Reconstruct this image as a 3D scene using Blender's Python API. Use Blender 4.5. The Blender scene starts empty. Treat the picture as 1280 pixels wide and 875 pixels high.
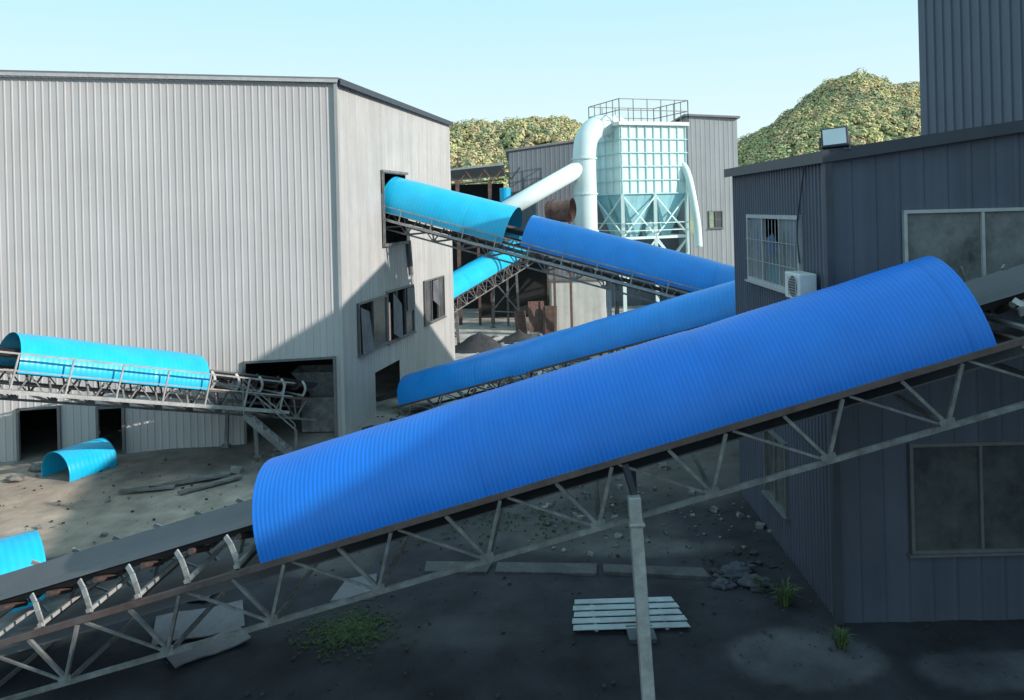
import bpy, math, random
import numpy as np
from mathutils import Vector, Matrix, noise
random.seed(7); rng=np.random.default_rng(7)
S=bpy.context.scene
COL=S.collection
V=Vector

# ------------------------------------------------------------ materials
def mat(name,col,rough=.6,metal=0.,var=.25,scale=2.,streak=0.,bump=.0,bscale=40.,dust=None,dustamt=0.,spec=.5,attr=None):
    m=bpy.data.materials.new(name); m.use_nodes=True
    nt=m.node_tree; N=nt.nodes; L=nt.links
    b=N['Principled BSDF']; b.inputs['Roughness'].default_value=rough; b.inputs['Metallic'].default_value=metal
    b.inputs['Specular IOR Level'].default_value=spec
    tc=N.new('ShaderNodeTexCoord')
    n1=N.new('ShaderNodeTexNoise'); n1.inputs['Scale'].default_value=scale; n1.inputs['Detail'].default_value=7; n1.inputs['Roughness'].default_value=.65
    L.new(tc.outputs['Object'],n1.inputs['Vector'])
    mr=N.new('ShaderNodeMapRange'); mr.inputs['From Min'].default_value=.3; mr.inputs['From Max'].default_value=.7
    mr.inputs['To Min'].default_value=1-var; mr.inputs['To Max'].default_value=1+var
    L.new(n1.outputs['Fac'],mr.inputs['Value'])
    if attr:
        src=N.new('ShaderNodeAttribute'); src.attribute_name=attr; csock=src.outputs['Color']
    else:
        src=N.new('ShaderNodeRGB'); src.outputs[0].default_value=(*col,1); csock=src.outputs[0]
    mul=N.new('ShaderNodeVectorMath'); mul.operation='SCALE'
    L.new(csock,mul.inputs[0]); L.new(mr.outputs[0],mul.inputs['Scale'])
    last=mul.outputs[0]
    if streak>0:
        mp=N.new('ShaderNodeMapping'); mp.inputs['Scale'].default_value=(3.5,3.5,.22)
        L.new(tc.outputs['Object'],mp.inputs['Vector'])
        n2=N.new('ShaderNodeTexNoise'); n2.inputs['Scale'].default_value=1.2; n2.inputs['Detail'].default_value=6
        L.new(mp.outputs[0],n2.inputs['Vector'])
        m2=N.new('ShaderNodeMapRange'); m2.inputs['From Min'].default_value=.35; m2.inputs['From Max'].default_value=.65
        m2.inputs['To Min'].default_value=1-streak; m2.inputs['To Max'].default_value=1+streak*.4
        L.new(n2.outputs['Fac'],m2.inputs['Value'])
        s2=N.new('ShaderNodeVectorMath'); s2.operation='SCALE'
        L.new(last,s2.inputs[0]); L.new(m2.outputs[0],s2.inputs['Scale']); last=s2.outputs[0]
    if dust:
        n3=N.new('ShaderNodeTexNoise'); n3.inputs['Scale'].default_value=scale*.6; n3.inputs['Detail'].default_value=9; n3.inputs['Roughness'].default_value=.75
        L.new(tc.outputs['Object'],n3.inputs['Vector'])
        m3=N.new('ShaderNodeMapRange'); m3.inputs['From Min'].default_value=.42; m3.inputs['From Max'].default_value=.68
        m3.inputs['To Min'].default_value=0; m3.inputs['To Max'].default_value=dustamt
        L.new(n3.outputs['Fac'],m3.inputs['Value'])
        mx=N.new('ShaderNodeMix'); mx.data_type='RGBA'
        L.new(m3.outputs[0],mx.inputs[0]); L.new(last,mx.inputs[6]); mx.inputs[7].default_value=(*dust,1)
        last=mx.outputs[2]
    L.new(last,b.inputs['Base Color'])
    if bump>0:
        n4=N.new('ShaderNodeTexNoise'); n4.inputs['Scale'].default_value=bscale; n4.inputs['Detail'].default_value=5
        L.new(tc.outputs['Object'],n4.inputs['Vector'])
        bp=N.new('ShaderNodeBump'); bp.inputs['Strength'].default_value=bump; bp.inputs['Distance'].default_value=.05
        L.new(n4.outputs['Fac'],bp.inputs['Height']); L.new(bp.outputs[0],b.inputs['Normal'])
    return m
M={}
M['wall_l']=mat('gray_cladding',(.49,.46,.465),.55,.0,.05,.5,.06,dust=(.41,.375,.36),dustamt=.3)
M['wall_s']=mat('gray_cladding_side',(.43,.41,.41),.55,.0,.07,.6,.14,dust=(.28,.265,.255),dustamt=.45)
M['wall_d']=mat('slate_cladding',(.078,.088,.125),.5,.0,.1,.8,.15,dust=(.11,.112,.13),dustamt=.35)
M['wall_d2']=mat('slate_cladding_tall',(.10,.112,.155),.5,.0,.08,.8,.1)
M['wall_far']=mat('dark_far_cladding',(.13,.148,.175),.6,.0,.08,.4,.08)
M['wall_far2']=mat('light_far_cladding',(.27,.285,.305),.6,.0,.08,.4,.1)
M['trim']=mat('dark_trim',(.045,.05,.066),.5,0,.15,3)
M['roof']=mat('roof_sheet',(.16,.155,.17),.6,0,.15,1)
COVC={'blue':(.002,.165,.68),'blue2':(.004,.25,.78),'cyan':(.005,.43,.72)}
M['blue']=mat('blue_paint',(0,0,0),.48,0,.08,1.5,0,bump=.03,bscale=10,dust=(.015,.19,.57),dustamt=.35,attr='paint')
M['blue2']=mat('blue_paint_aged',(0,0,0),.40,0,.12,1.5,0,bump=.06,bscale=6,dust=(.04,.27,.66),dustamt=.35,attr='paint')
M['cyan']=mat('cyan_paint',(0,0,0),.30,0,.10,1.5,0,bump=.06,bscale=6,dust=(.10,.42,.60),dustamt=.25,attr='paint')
M['funnel']=mat('funnel_paint',(.005,.40,.70),.4,0,.1,1.5)
M['steel']=mat('galvanised_steel',(.20,.195,.20),.6,.1,.35,6,0,dust=(.08,.065,.058),dustamt=.8)
M['steel_l']=mat('pale_painted_steel',(.40,.39,.395),.5,.1,.2,5,0,dust=(.18,.145,.125),dustamt=.6)
M['rust']=mat('rusty_steel',(.14,.07,.055),.75,.1,.4,5,0,bump=.2,dust=(.2,.16,.15),dustamt=.5)
M['chord']=mat('dusty_brown_chord',(.10,.064,.060),.7,.0,.35,4,0,dust=(.14,.125,.125),dustamt=.55)
M['belt']=mat('rubber_belt',(.105,.10,.11),.65,0,.10,2,0,dust=(.14,.132,.138),dustamt=.4)
M['roller']=mat('idler_roller',(.075,.05,.045),.6,.1,.3,9)
M['glass']=mat('dirty_glass',(.06,.064,.07),.18,0,.5,1.5,0,dust=(.15,.147,.14),dustamt=.6,spec=.4)
M['glass2']=mat('dusty_glass_painted_reflection',(.12,.125,.13),.3,0,.7,1.3,0,dust=(.30,.30,.30),dustamt=.8,spec=.4)  # dusty panes with bright reflections painted in as pale blotches
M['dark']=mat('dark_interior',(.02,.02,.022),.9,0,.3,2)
M['wframe']=mat('aluminium_frame',(.42,.42,.43),.45,.1,.15,6)
M['wframe_d']=mat('dull_frame',(.15,.148,.155),.5,.2,.15,6)
M['white']=mat('white_enamel',(.68,.68,.68),.4,0,.1,3,0,dust=(.45,.43,.40),dustamt=.4)
M['mint']=mat('pale_mint_paint',(.64,.80,.79),.5,0,.08,.7,.12,dust=(.57,.66,.64),dustamt=.4)
M['mint2']=mat('blue_mint_hopper',(.45,.68,.72),.5,0,.12,.8,.1)
M['teal']=mat('teal_hopper',(.28,.55,.62),.5,0,.15,.8,.15)
M['duct']=mat('pale_duct',(.62,.72,.73),.4,0,.07,.8,0,dust=(.46,.5,.46),dustamt=.3)
M['conc']=mat('concrete',(.19,.18,.175),.9,0,.25,2.5,0,bump=.3,bscale=18,dust=(.06,.06,.062),dustamt=.9)
M['concd']=mat('dirty_concrete',(.09,.085,.09),.9,0,.35,2.5,0,bump=.3,bscale=18,dust=(.042,.041,.047),dustamt=1.)
M['creamw']=mat('cream_render',(.58,.56,.53),.85,0,.12,1.5,.2)
M['plate']=mat('gray_plate',(.15,.148,.175),.6,.0,.25,2,0,dust=(.06,.06,.07),dustamt=.8)
M['sheet']=mat('white_sheet',(.44,.49,.54),.5,.0,.15,2,0,dust=(.2,.2,.21),dustamt=.8)
M['weed']=mat('weed_green',(.06,.10,.028),.7,0,.4,5)
M['stone']=mat('rubble',(.17,.16,.155),.9,0,.5,3,0,bump=.3)
M['coal']=mat('dark_rubble',(.04,.038,.043),.9,0,.5,3,0,bump=.3)
M['sack']=mat('dusty_sack',(.06,.063,.085),.8,0,.4,4,0,bump=.3,bscale=12)
M['lamp']=mat('lamp_glass',(.72,.75,.76),.15,0,.05,3)
M['ground']=mat('yard_ground',(1,1,1),.95,0,.20,1.6,0,bump=.3,bscale=9,attr='gcol',spec=.2)
M['hill']=mat('hill_soil',(.30,.31,.19),.95,0,.3,.1)  # hill tone paled, distance haze put into the colour
M['leaf']=mat('autumn_leaves',(1,1,1),.95,0,.10,.3,attr='lcol',spec=.05)

# ------------------------------------------------------------ mesh builder
class MB:
    def __init__(s): s.v=[]; s.f=[]; s.c=None
    def add(s,vs,fs):
        o=len(s.v); s.v+= [tuple(x) for x in vs]; s.f+=[tuple(i+o for i in f) for f in fs]
    def beam(s,p,q,w,h=None,up=(0,0,1)):
        h=h or w; p=V(p); q=V(q); d=(q-p)
        if d.length<1e-5: return
        d.normalize(); a=d.cross(V(up))
        if a.length<1e-3: a=d.cross(V((0,1,0)))
        a.normalize(); b=a.cross(d); a=a*w/2; b=b*h/2
        vs=[p-a-b,p+a-b,p+a+b,p-a+b,q-a-b,q+a-b,q+a+b,q-a+b]
        s.add(vs,[(0,1,2,3),(7,6,5,4),(0,4,5,1),(1,5,6,2),(2,6,7,3),(3,7,4,0)])
    def box(s,c,sz,rz=0,tilt=None):
        c=V(c); R=Matrix.Rotation(rz,3,'Z')
        if tilt is not None: R=R@Matrix.Rotation(tilt[0],3,'X')@Matrix.Rotation(tilt[1],3,'Y')
        vs=[]
        for z in(-.5,.5):
            for x,y in((-.5,-.5),(.5,-.5),(.5,.5),(-.5,.5)):
                vs.append(c+R@V((x*sz[0],y*sz[1],z*sz[2])))
        s.add(vs,[(3,2,1,0),(4,5,6,7),(0,1,5,4),(1,2,6,5),(2,3,7,6),(3,0,4,7)])
    def tube(s,pts,r,n=14,cap=True):
        pts=[V(p) for p in pts]; rings=[]; a=None
        for i,p in enumerate(pts):
            d=(pts[min(i+1,len(pts)-1)]-pts[max(i-1,0)]).normalized()
            if a is None:
                a=d.cross(V((0,0,1)))
                if a.length<1e-2: a=d.cross(V((0,1,0)))
            a=(a-d*a.dot(d)).normalized(); b=d.cross(a)
            rr=r[i] if isinstance(r,(list,tuple)) else r
            rings.append([p+a*rr*math.cos(2*math.pi*k/n)+b*rr*math.sin(2*math.pi*k/n) for k in range(n)])
        vs=[v for R in rings for v in R]; fs=[]
        for i in range(len(pts)-1):
            for k in range(n):
                fs.append((i*n+k,i*n+(k+1)%n,(i+1)*n+(k+1)%n,(i+1)*n+k))
        if cap:
            fs.append(tuple(range(n-1,-1,-1))); fs.append(tuple((len(pts)-1)*n+k for k in range(n)))
        s.add(vs,fs)
    def build(s,name,m,parent=None,smooth=False,origin=None,bevel=0):
        o0=V(origin) if origin is not None else V((0,0,0))
        off=V(parent['_w']) if parent is not None else o0
        me=bpy.data.meshes.new(name)
        me.from_pydata([tuple(V(v)-off) for v in s.v],[],s.f); me.update()
        me.materials.append(m)
        if s.c is not None:
            ca=me.color_attributes.new('paint','FLOAT_COLOR','POINT'); ca.data.foreach_set('color',np.array(s.c,dtype=np.float32).ravel())
        if smooth:
            me.polygons.foreach_set('use_smooth',[True]*len(me.polygons))
        ob=bpy.data.objects.new(name,me); COL.objects.link(ob)
        if parent is not None: ob.parent=parent
        else: ob.location=o0
        ob['_w']=tuple(off)
        if bevel>0:
            bm=ob.modifiers.new('bevel','BEVEL'); bm.width=bevel; bm.segments=2
        return ob
def thing(name,loc,label,cat,group=None):
    e=bpy.data.objects.new(name,None); e.location=loc; e.empty_display_size=.3; COL.objects.link(e)
    e['_w']=tuple(loc); e['label']=label; e['category']=cat
    if group: e['group']=group
    return e
def tag(ob,label,cat,group=None):
    ob['label']=label; ob['category']=cat
    if group: ob['group']=group
    return ob

# ------------------------------------------------------------ corrugated wall
def corr_wall(mb,p0,p1,z0,zt0,zt1,openings=(),pitch=.27,dep=.035,nrm=None,rib=.22):
    p0=V((p0[0],p0[1],0)); p1=V((p1[0],p1[1],0)); L=(p1-p0).length; e=(p1-p0)/L
    n=V(nrm).normalized() if nrm else V((e.y,-e.x,0))
    prof=[(0,0),(.86-rib,0),(.93-rib,1),(.93,1)]
    pts=[]; k=0
    while k*pitch<L:
        for a,b in prof:
            s=(k+a)*pitch
            if s<L: pts.append((s,b*dep))
        k+=1
    pts.append((L,0))
    for (s0,d0),(s1,d1) in zip(pts[:-1],pts[1:]):
        mid=(s0+s1)/2
        zt=lambda s: zt0+(zt1-zt0)*s/L
        cuts=sorted([(o[2],o[3]) for o in openings if o[0]<=mid<=o[1]])
        segs=[]; cur=z0
        for a,b in cuts:
            if a>cur: segs.append((cur,a))
            cur=max(cur,b)
        segs.append((cur,None))
        for a,b in segs:
            A=p0+e*s0+n*d0; B=p0+e*s1+n*d1
            ta=zt(s0) if b is None else b; tb=zt(s1) if b is None else b
            mb.add([(A.x,A.y,a),(B.x,B.y,a),(B.x,B.y,tb),(A.x,A.y,ta)],[(0,1,2,3)])
def at(p0,p1,s,z,off=0):
    p0=V((p0[0],p0[1],0)); p1=V((p1[0],p1[1],0)); e=(p1-p0).normalized(); n=V((e.y,-e.x,0))
    r=p0+e*s+n*off; r.z=z; return r
def window(parent,p0,p1,s0,s1,z0,z1,mull=1,rail=0,fm='wframe',broken=(),fw=.05,off=.03,gm='glass'):
    fb=MB(); g=lambda s,z,o=off: at(p0,p1,s,z,o)
    for a,b in(((s0,z0),(s1,z0)),((s0,z1),(s1,z1))):
        fb.beam(g(*a),g(*b),.09,fw)
    for a,b in(((s0+fw/2,z0+fw/2),(s0+fw/2,z1-fw/2)),((s1-fw/2,z0+fw/2),(s1-fw/2,z1-fw/2))):
        fb.beam(g(*a),g(*b),.085,fw,up=g(1,0)-g(0,0))
    for k in range(1,mull+1):
        s=s0+(s1-s0)*k/(mull+1)
        fb.beam(g(s,z0+fw/2),g(s,z1-fw/2),.075,fw*.9,up=g(1,0)-g(0,0))
    for k in range(rail):
        z=z0+(z1-z0)*(k+1)/(rail+1)
        fb.beam(g(s0+fw,z),g(s1-fw,z),.05,fw*.6)
    fb.beam(g(s0-.06,z0-fw/2-.02,off+.02),g(s1+.06,z0-fw/2-.02,off+.02),.13,.035)
    fo=fb.build('window',M[fm],parent)
    for k in range(mull+1):
        if k in broken: continue
        a=s0+(s1-s0)*k/(mull+1)+.02; b=s0+(s1-s0)*(k+1)/(mull+1)-.02
        dd=off-.01+.015*(k%2)
        pb=MB(); pb.add([g(a,z0,dd),g(b,z0,dd),g(b,z1,dd),g(a,z1,dd)],[(0,1,2,3)])
        pb.build('pane',M[gm],fo)
    return fo

# ------------------------------------------------------------ covers and conveyors
def arch(mb,fn,t0,t1,r,pitch=.09,amp=.012,n=30,sub=6,lo=-4,hi=184,sect=3.0,step=.005,col=(0,.2,.7),groove=.14):
    cnt=max(4,int((t1-t0)/pitch)*sub); rows=[]; cols=[]
    for i in range(cnt+1):
        t=t0+(t1-t0)*i/cnt; tl=t-t0
        sn=math.sin(2*math.pi*tl/pitch)
        rr=r+amp*sn+(step if int(tl/sect)%2 else 0)
        w=.006*math.sin(tl*2.1+1)+.004*math.sin(tl*5.3)
        g_=1+groove*sn  # rib contrast put into the vertex colour: crests lighter, grooves darker
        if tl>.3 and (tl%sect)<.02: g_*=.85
        row=[]
        for k in range(n+1):
            ph=math.radians(lo+(hi-lo)*k/n)
            q=rr+w*math.sin(ph*3+tl)
            row.append(fn(t,q*math.cos(ph),q*math.sin(ph)))
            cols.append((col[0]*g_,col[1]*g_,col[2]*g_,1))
        rows.append(row)
    vs=[v for R in rows for v in R]; w=n+1
    fs=[(i*w+k,(i+1)*w+k,(i+1)*w+k+1,i*w+k+1) for i in range(cnt) for k in range(n)]
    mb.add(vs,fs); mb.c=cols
def conveyor(label,P0,P1,hw,covers,depth=.7,bay=1.4,belt_hw=.5,truss=None,legs=(),rail=None,idlers=(),chord=.085,cpitch=.09,camp=.012,csub=6,legsteel='steel',arrn=30,groove=.05):
    P0=V(P0); P1=V(P1); u=(P1-P0); LEN=u.length; u.normalize()
    s=u.cross(V((0,0,1))).normalized(); n=s.cross(u)
    P=lambda t,a,b: P0+u*t+s*a+n*b
    T=thing('belt_conveyor',(P0.x,P0.y,0),label,'conveyor','covered belt conveyors')
    for (a,b,r,mk) in covers:
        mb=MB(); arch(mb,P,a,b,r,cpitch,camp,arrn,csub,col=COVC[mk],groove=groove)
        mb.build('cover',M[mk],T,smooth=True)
    t0,t1=truss or (0,LEN)
    fr=MB(); lw=MB()
    for a in(-hw,hw):
        fr.beam(P(t0,a,-.05),P(t1,a,-.05),chord*.8,chord*.9,up=n)
        lw.beam(P(t0,a,-depth),P(t1,a,-depth),chord*.7,chord*.7,up=n)
    t=t0+bay*.4
    while t+bay*.3<t1:
        for a in(-hw,hw):
            ao=a*.985; ai=a*1.012
            w=chord*.52
            lw.beam(P(t-.24*bay,ao,-.1),P(t,ao,-depth+.03),w,w*1.1,up=s)
            lw.beam(P(t,ai,-depth+.03),P(t+.26*bay,ai,-.1),w,w*1.1,up=s)
            if t+bay<t1: lw.beam(P(t+.32*bay,ao,-.1),P(t+bay-.05,ao,-depth+.03),w*.7,w*.7,up=s)
            lw.beam(P(t-.09,a*1.02,-depth+.04),P(t+.09,a*1.02,-depth+.04),.012,chord*1.3,up=n)
        fr.beam(P(t-.24*bay,-hw,-.06),P(t-.24*bay,hw,-.06),.06,.07,up=n)
        lw.beam(P(t,-hw,-depth),P(t,hw,-depth),.05,.05,up=n)
        t+=bay
    fr.build('upper_frame',M['chord'],T)
    lw.build('truss',M['steel'],T)
    bb=MB(); prof=[(-belt_hw,.40),(-belt_hw*.62,.27),(-belt_hw*.45,.235),(belt_hw*.45,.235),(belt_hw*.62,.27),(belt_hw,.40)]; np_=len(prof)
    m=2; th=.018
    for sgn in (0,1):
        rows=[]
        for i in range(m+1):
            tt=LEN*i/m
            rows+= [P(tt,a,b-(th if sgn else 0)) for a,b in prof]
        bb.add(rows,[(i*np_+k,(i+1)*np_+k,(i+1)*np_+k+1,i*np_+k+1) if sgn else (i*np_+k+1,(i+1)*np_+k+1,(i+1)*np_+k,i*np_+k) for i in range(m) for k in range(np_-1)])
    bb.build('belt',M['belt'],T)
    bb=MB(); bb.beam(P(0,0,-.32),P(LEN,0,-.32),belt_hw*1.9,.02,up=n); bb.build('return_belt',M['belt'],T)
    for (i0,i1,step) in idlers:
        tt=i0
        while tt<i1:
            ib=MB()
            for sg in(-1,1):
                pts=[P(tt,sg*hw*.96,0),P(tt+.03,sg*(hw*.96+.03),.10),P(tt+.035,sg*(hw*.96+.04),.20),P(tt+.01,sg*(hw*.96+.01),.31),P(tt-.06,sg*(hw*.96-.05),.41)]
                for a,b in zip(pts[:-1],pts[1:]): ib.beam(a,b,.065,.022,up=s)
            ib.beam(P(tt,-hw,.03),P(tt,hw,.03),.06,.045,up=n)
            io=ib.build('idler',M['steel_l'],T)
            rb=MB(); rb.tube([P(tt,-.2,.16),P(tt,.2,.16)],.045,10); rb.build('roller',M['roller'],io)
            for sg in(-1,1):
                rb=MB(); rb.tube([P(tt,sg*.30,.165),P(tt,sg*(belt_hw+.02),.305)],.04,10); rb.build('roller',M['roller'],io)
            tt+=step
    for lg in legs:
        t=lg[0]; mk=lg[1] if len(lg)>1 else legsteel; w=lg[2] if len(lg)>2 else .13
        for sg in(-1,1):
            lb=MB(); top=P(t,sg*hw,-depth-.02); bot=V((top.x,top.y,-.15))
            spl=V((s.x,s.y,0))*sg*.12
            lb.beam(top,bot+spl,w,w,up=(0,1,0) )
            lb.box((bot.x+spl.x,bot.y+spl.y,.01),(w*2.2,w*2.2,.06))
            lb.build('leg',M[mk],T)
        a=P(t,-hw,-depth); b=P(t,hw,-depth); h=max(.6,a.z)
        if h>1.2:
            cb=MB()
            cb.beam((a.x,a.y,h*.85),(b.x,b.y,h*.35),.06); cb.beam((a.x,a.y,h*.35),(b.x,b.y,h*.85),.06)
            cb.beam((a.x,a.y,h*.3),(b.x,b.y,h*.3),.06)
            cb.build('brace',M['steel'],T)
    if rail:
        r0,r1,sides,base,ht,wk=rail
        for sd in sides:
            rb=MB()
            a=sd*(hw+wk)
            rb.beam(P(r0,a,base+ht),P(r1,a,base+ht),.035); rb.beam(P(r0,a,base+ht*.55),P(r1,a,base+ht*.55),.025)
            rb.beam(P(r0,a,base),P(r1,a,base),.04,.08,up=n)
            t=r0
            while t<=r1:
                rb.beam(P(t,a,base),P(t,a,base+ht),.035,up=s); rb.beam(P(t,sd*hw,base),P(t,a,base),.05); t+=1.1
            if wk>.3: rb.add([P(r0,sd*hw,base+.02),P(r1,sd*hw,base+.02),P(r1,a,base+.02),P(r0,a,base+.02)],[(0,1,2,3)])
            rb.build('handrail',M['steel_l'],T)
    return T,P

# main blue conveyor
u=V((8.85,-.7,2.63)).normalized(); C0=V((-3.18,11.0,1.97))
Lc=9.26
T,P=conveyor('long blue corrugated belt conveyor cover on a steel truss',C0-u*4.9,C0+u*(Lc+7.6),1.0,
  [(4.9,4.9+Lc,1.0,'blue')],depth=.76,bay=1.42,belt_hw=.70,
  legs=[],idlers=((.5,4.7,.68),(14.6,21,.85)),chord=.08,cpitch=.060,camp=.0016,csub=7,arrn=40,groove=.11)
lb=MB(); lb.beam((1.38,9.62,2.82),(1.50,9.5,-.1),.15,.15,up=(0,1,0)); lb.box((1.50,9.5,.02),(.45,.45,.06)); lb.box((1.40,9.61,2.5),(.19,.19,.04)); lb.build('leg',M['steel_l'],T,bevel=.012)
lb=MB(); lb.beam((1.28,9.66,3.2),(1.42,9.70,2.72),.07,.07);lb.build('brace',M['trim'],T)
lb=MB(); lb.beam((1.62,11.55,3.1),(1.74,11.75,-.1),.10,.10,up=(0,1,0)); lb.box((1.74,11.75,.02),(.4,.4,.06)); lb.build('leg',M['trim'],T)
hb=MB()
for t in(14.9,16.6):
    hb.beam(P(t,1.02,0),P(t,1.02,.55),.05,.03,up=u); hb.beam(P(t,-1.02,0),P(t,-1.02,.55),.05,.03,up=u)
hb.beam(P(14.5,1.02,.28),P(20,1.02,.28),.03,.10); hb.beam(P(14.5,-1.02,.28),P(20,-1.02,.28),.03,.10)
hb.build('side_guard',M['steel'],T)

# lower blue conveyor behind
a=V((-3.3,25.7,.3)); b=V((5.84,20.7,3.5)); u=(b-a).normalized()
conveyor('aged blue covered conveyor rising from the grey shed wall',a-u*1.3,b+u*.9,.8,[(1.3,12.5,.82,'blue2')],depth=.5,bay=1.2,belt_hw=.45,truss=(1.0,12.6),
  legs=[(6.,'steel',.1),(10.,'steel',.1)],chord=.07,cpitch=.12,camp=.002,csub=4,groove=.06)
# upper conveyor, cyan then blue cover
a=V((-3.89,27.27,6.4)); b=V((5.24,24.97,3.83)); u=(b-a).normalized()
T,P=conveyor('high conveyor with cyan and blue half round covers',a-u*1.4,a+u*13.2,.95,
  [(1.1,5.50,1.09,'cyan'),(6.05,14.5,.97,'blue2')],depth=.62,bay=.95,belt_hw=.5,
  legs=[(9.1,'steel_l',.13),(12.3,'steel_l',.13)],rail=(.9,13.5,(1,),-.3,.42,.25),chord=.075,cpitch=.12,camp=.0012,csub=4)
# far small conveyor
a=V((-3.4,37.3,2.35)); b=V((-.6,42.3,3.6)); u=(b-a).normalized()
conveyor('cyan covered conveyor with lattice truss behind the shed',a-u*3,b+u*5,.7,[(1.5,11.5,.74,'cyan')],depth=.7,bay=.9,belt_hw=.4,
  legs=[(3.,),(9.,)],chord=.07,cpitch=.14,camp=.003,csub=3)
# conveyor at grey shed
a=V((-10.78,17.48,3.1)); b=V((-8.28,20.48,2.03)); u=(b-a).normalized()
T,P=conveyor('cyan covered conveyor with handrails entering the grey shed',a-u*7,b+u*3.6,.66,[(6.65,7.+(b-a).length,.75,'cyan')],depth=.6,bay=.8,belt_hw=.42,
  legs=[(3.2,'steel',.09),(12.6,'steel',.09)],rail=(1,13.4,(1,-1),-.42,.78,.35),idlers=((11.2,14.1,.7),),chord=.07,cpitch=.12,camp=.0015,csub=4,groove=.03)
A=V((-6.95,20.35,1.3)); B=V((-5.75,20.75,.0)); sd=V((.32,-.95,0)).normalized()*.35
sb=MB()
for sg in(-1,1):
    sb.beam(A+sd*sg,B+sd*sg,.03,.12)
    sb.beam(A+sd*sg+V((0,0,.8)),B+sd*sg+V((0,0,.8)),.03); sb.beam(A+sd*sg,A+sd*sg+V((0,0,.8)),.03); sb.beam(B+sd*sg,B+sd*sg+V((0,0,.8)),.03)
for k in range(1,7):
    p=A.lerp(B,k/7); sb.beam(p-sd,p+sd,.18,.025)
sb.build('stair',M['steel'],T)

# ------------------------------------------------------------ left building
K=(-4.93,22.7); F0=(K[0]-20*.984,K[1]-20*.18); R1=(-2.55,33.7); R0=(F0[0]+2.4,F0[1]+11)
LB=thing('industrial_shed',(F0[0]/2+K[0]/2,24,0),'tall grey corrugated metal industrial shed beside conveyors','building')
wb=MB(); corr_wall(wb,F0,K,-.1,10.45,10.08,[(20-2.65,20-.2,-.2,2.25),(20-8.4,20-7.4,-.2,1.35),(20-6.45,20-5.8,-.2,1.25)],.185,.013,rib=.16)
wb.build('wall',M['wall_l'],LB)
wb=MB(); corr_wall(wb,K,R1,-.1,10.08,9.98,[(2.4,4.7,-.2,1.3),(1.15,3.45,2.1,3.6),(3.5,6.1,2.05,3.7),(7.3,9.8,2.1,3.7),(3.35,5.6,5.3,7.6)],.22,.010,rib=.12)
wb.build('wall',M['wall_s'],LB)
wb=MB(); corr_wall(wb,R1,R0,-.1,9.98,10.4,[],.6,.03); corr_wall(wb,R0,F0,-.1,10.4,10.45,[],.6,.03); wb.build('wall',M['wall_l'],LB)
rb=MB()
def slab(mb,pts,th):
    n=len(pts); vs=[V(p) for p in pts]+[V(p)-V((0,0,th)) for p in pts]
    mb.add(vs,[tuple(range(n)),tuple(range(2*n-1,n-1,-1))]+[(i,i+n,(i+1)%n+n,(i+1)%n) for i in range(n)])
slab(rb,[(F0[0]-.1,F0[1]-.1,10.53),(K[0]+.12,K[1]-.1,10.16),(R1[0]+.12,R1[1]+.15,10.08),(R0[0],R0[1]+.1,10.55)],.06)
rb.build('roof',M['roof'],LB)
tb=MB(); tb.beam(V((F0[0],F0[1]-.12,10.42)),V((K[0]+.1,K[1]-.12,10.06)),.02,.09)
tb.build('fascia',M['wframe'],LB)
tb=MB(); tb.beam(V((K[0]+.16,K[1]-.1,10.05)),V((R1[0]+.15,R1[1]+.1,9.97)),.03,.17); tb.build('fascia',M['trim'],LB)
tb=MB(); tb.beam((K[0]+.02,K[1]-.03,0),(K[0]+.02,K[1]-.03,10.05),.14,.09,up=(1,0,0)); tb.build('corner_trim',M['wall_s'],LB)
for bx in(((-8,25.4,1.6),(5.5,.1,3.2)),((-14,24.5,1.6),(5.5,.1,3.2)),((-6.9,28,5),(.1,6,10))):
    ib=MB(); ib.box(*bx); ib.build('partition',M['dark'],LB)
for s0,s1,z0,z1,mu,br in((1.15,3.45,2.1,3.6,1,(0,)),(3.5,6.1,2.05,3.7,2,(0,1)),(7.3,9.8,2.1,3.7,2,(1,))):
    window(LB,K,R1,s0,s1,z0,z1,mu,0,'wframe_d',br)
g=lambda s,z,o=.08: at(K,R1,s,z,o)
for q in ([g(1.25,2.0,.12),g(1.85,2.1,.25),g(1.8,3.3,.12),g(1.2,3.5,.1)],[g(3.9,2.3,.1),g(4.5,2.0,.2),g(4.6,3.2,.14),g(3.95,3.65,.09)],[g(5.3,2.7,.1),g(6.05,2.9,.12),g(6.05,3.65,.1),g(5.3,3.65,.1)],[g(8.2,2.9,.1),g(8.9,2.6,.12),g(8.9,3.65,.1),g(8.2,3.65,.1)]):
    hb=MB(); hb.add(q,[(0,1,2,3)]); hb.build('shutter',M['plate'],LB)
hb=MB(); hb.tube([g(5.8,4.1),g(5.6,5.3)],.09,8); hb.build('drain_pipe',M['steel'],LB)
hb=MB(); hb.beam(g(3.25,7.66),g(5.65,7.66),.08); hb.beam(g(3.3,5.3),g(3.3,7.6),.08,up=(1,0,0)); hb.beam(g(3.25,5.25),g(5.7,5.25),.09); hb.build('opening_frame',M['steel'],LB)
for s0,s1,zt_ in((20-2.65,20-.2,2.25),(20-8.4,20-7.4,1.35),(20-6.45,20-5.8,1.25)):
    db=MB(); g2=lambda s,z,o=.05: at(F0,K,s,z,o)
    db.beam(g2(s0,0),g2(s0,zt_+.03),.07,up=(1,0,0)); db.beam(g2(s1,0),g2(s1,zt_+.03),.07,up=(1,0,0)); db.beam(g2(s0,zt_),g2(s1,zt_),.06)
    db.build('door_frame',M['wframe_d'],LB)
T=thing('crusher',(-5.7,23.6,0),'dusty steel crusher with hopper standing inside the shed doorway','machine')
mb=MB(); mb.box((-5.7,23.6,.5),(1.1,.9,1.0)); mb.build('body',M['steel'],T,bevel=.03)
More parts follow.
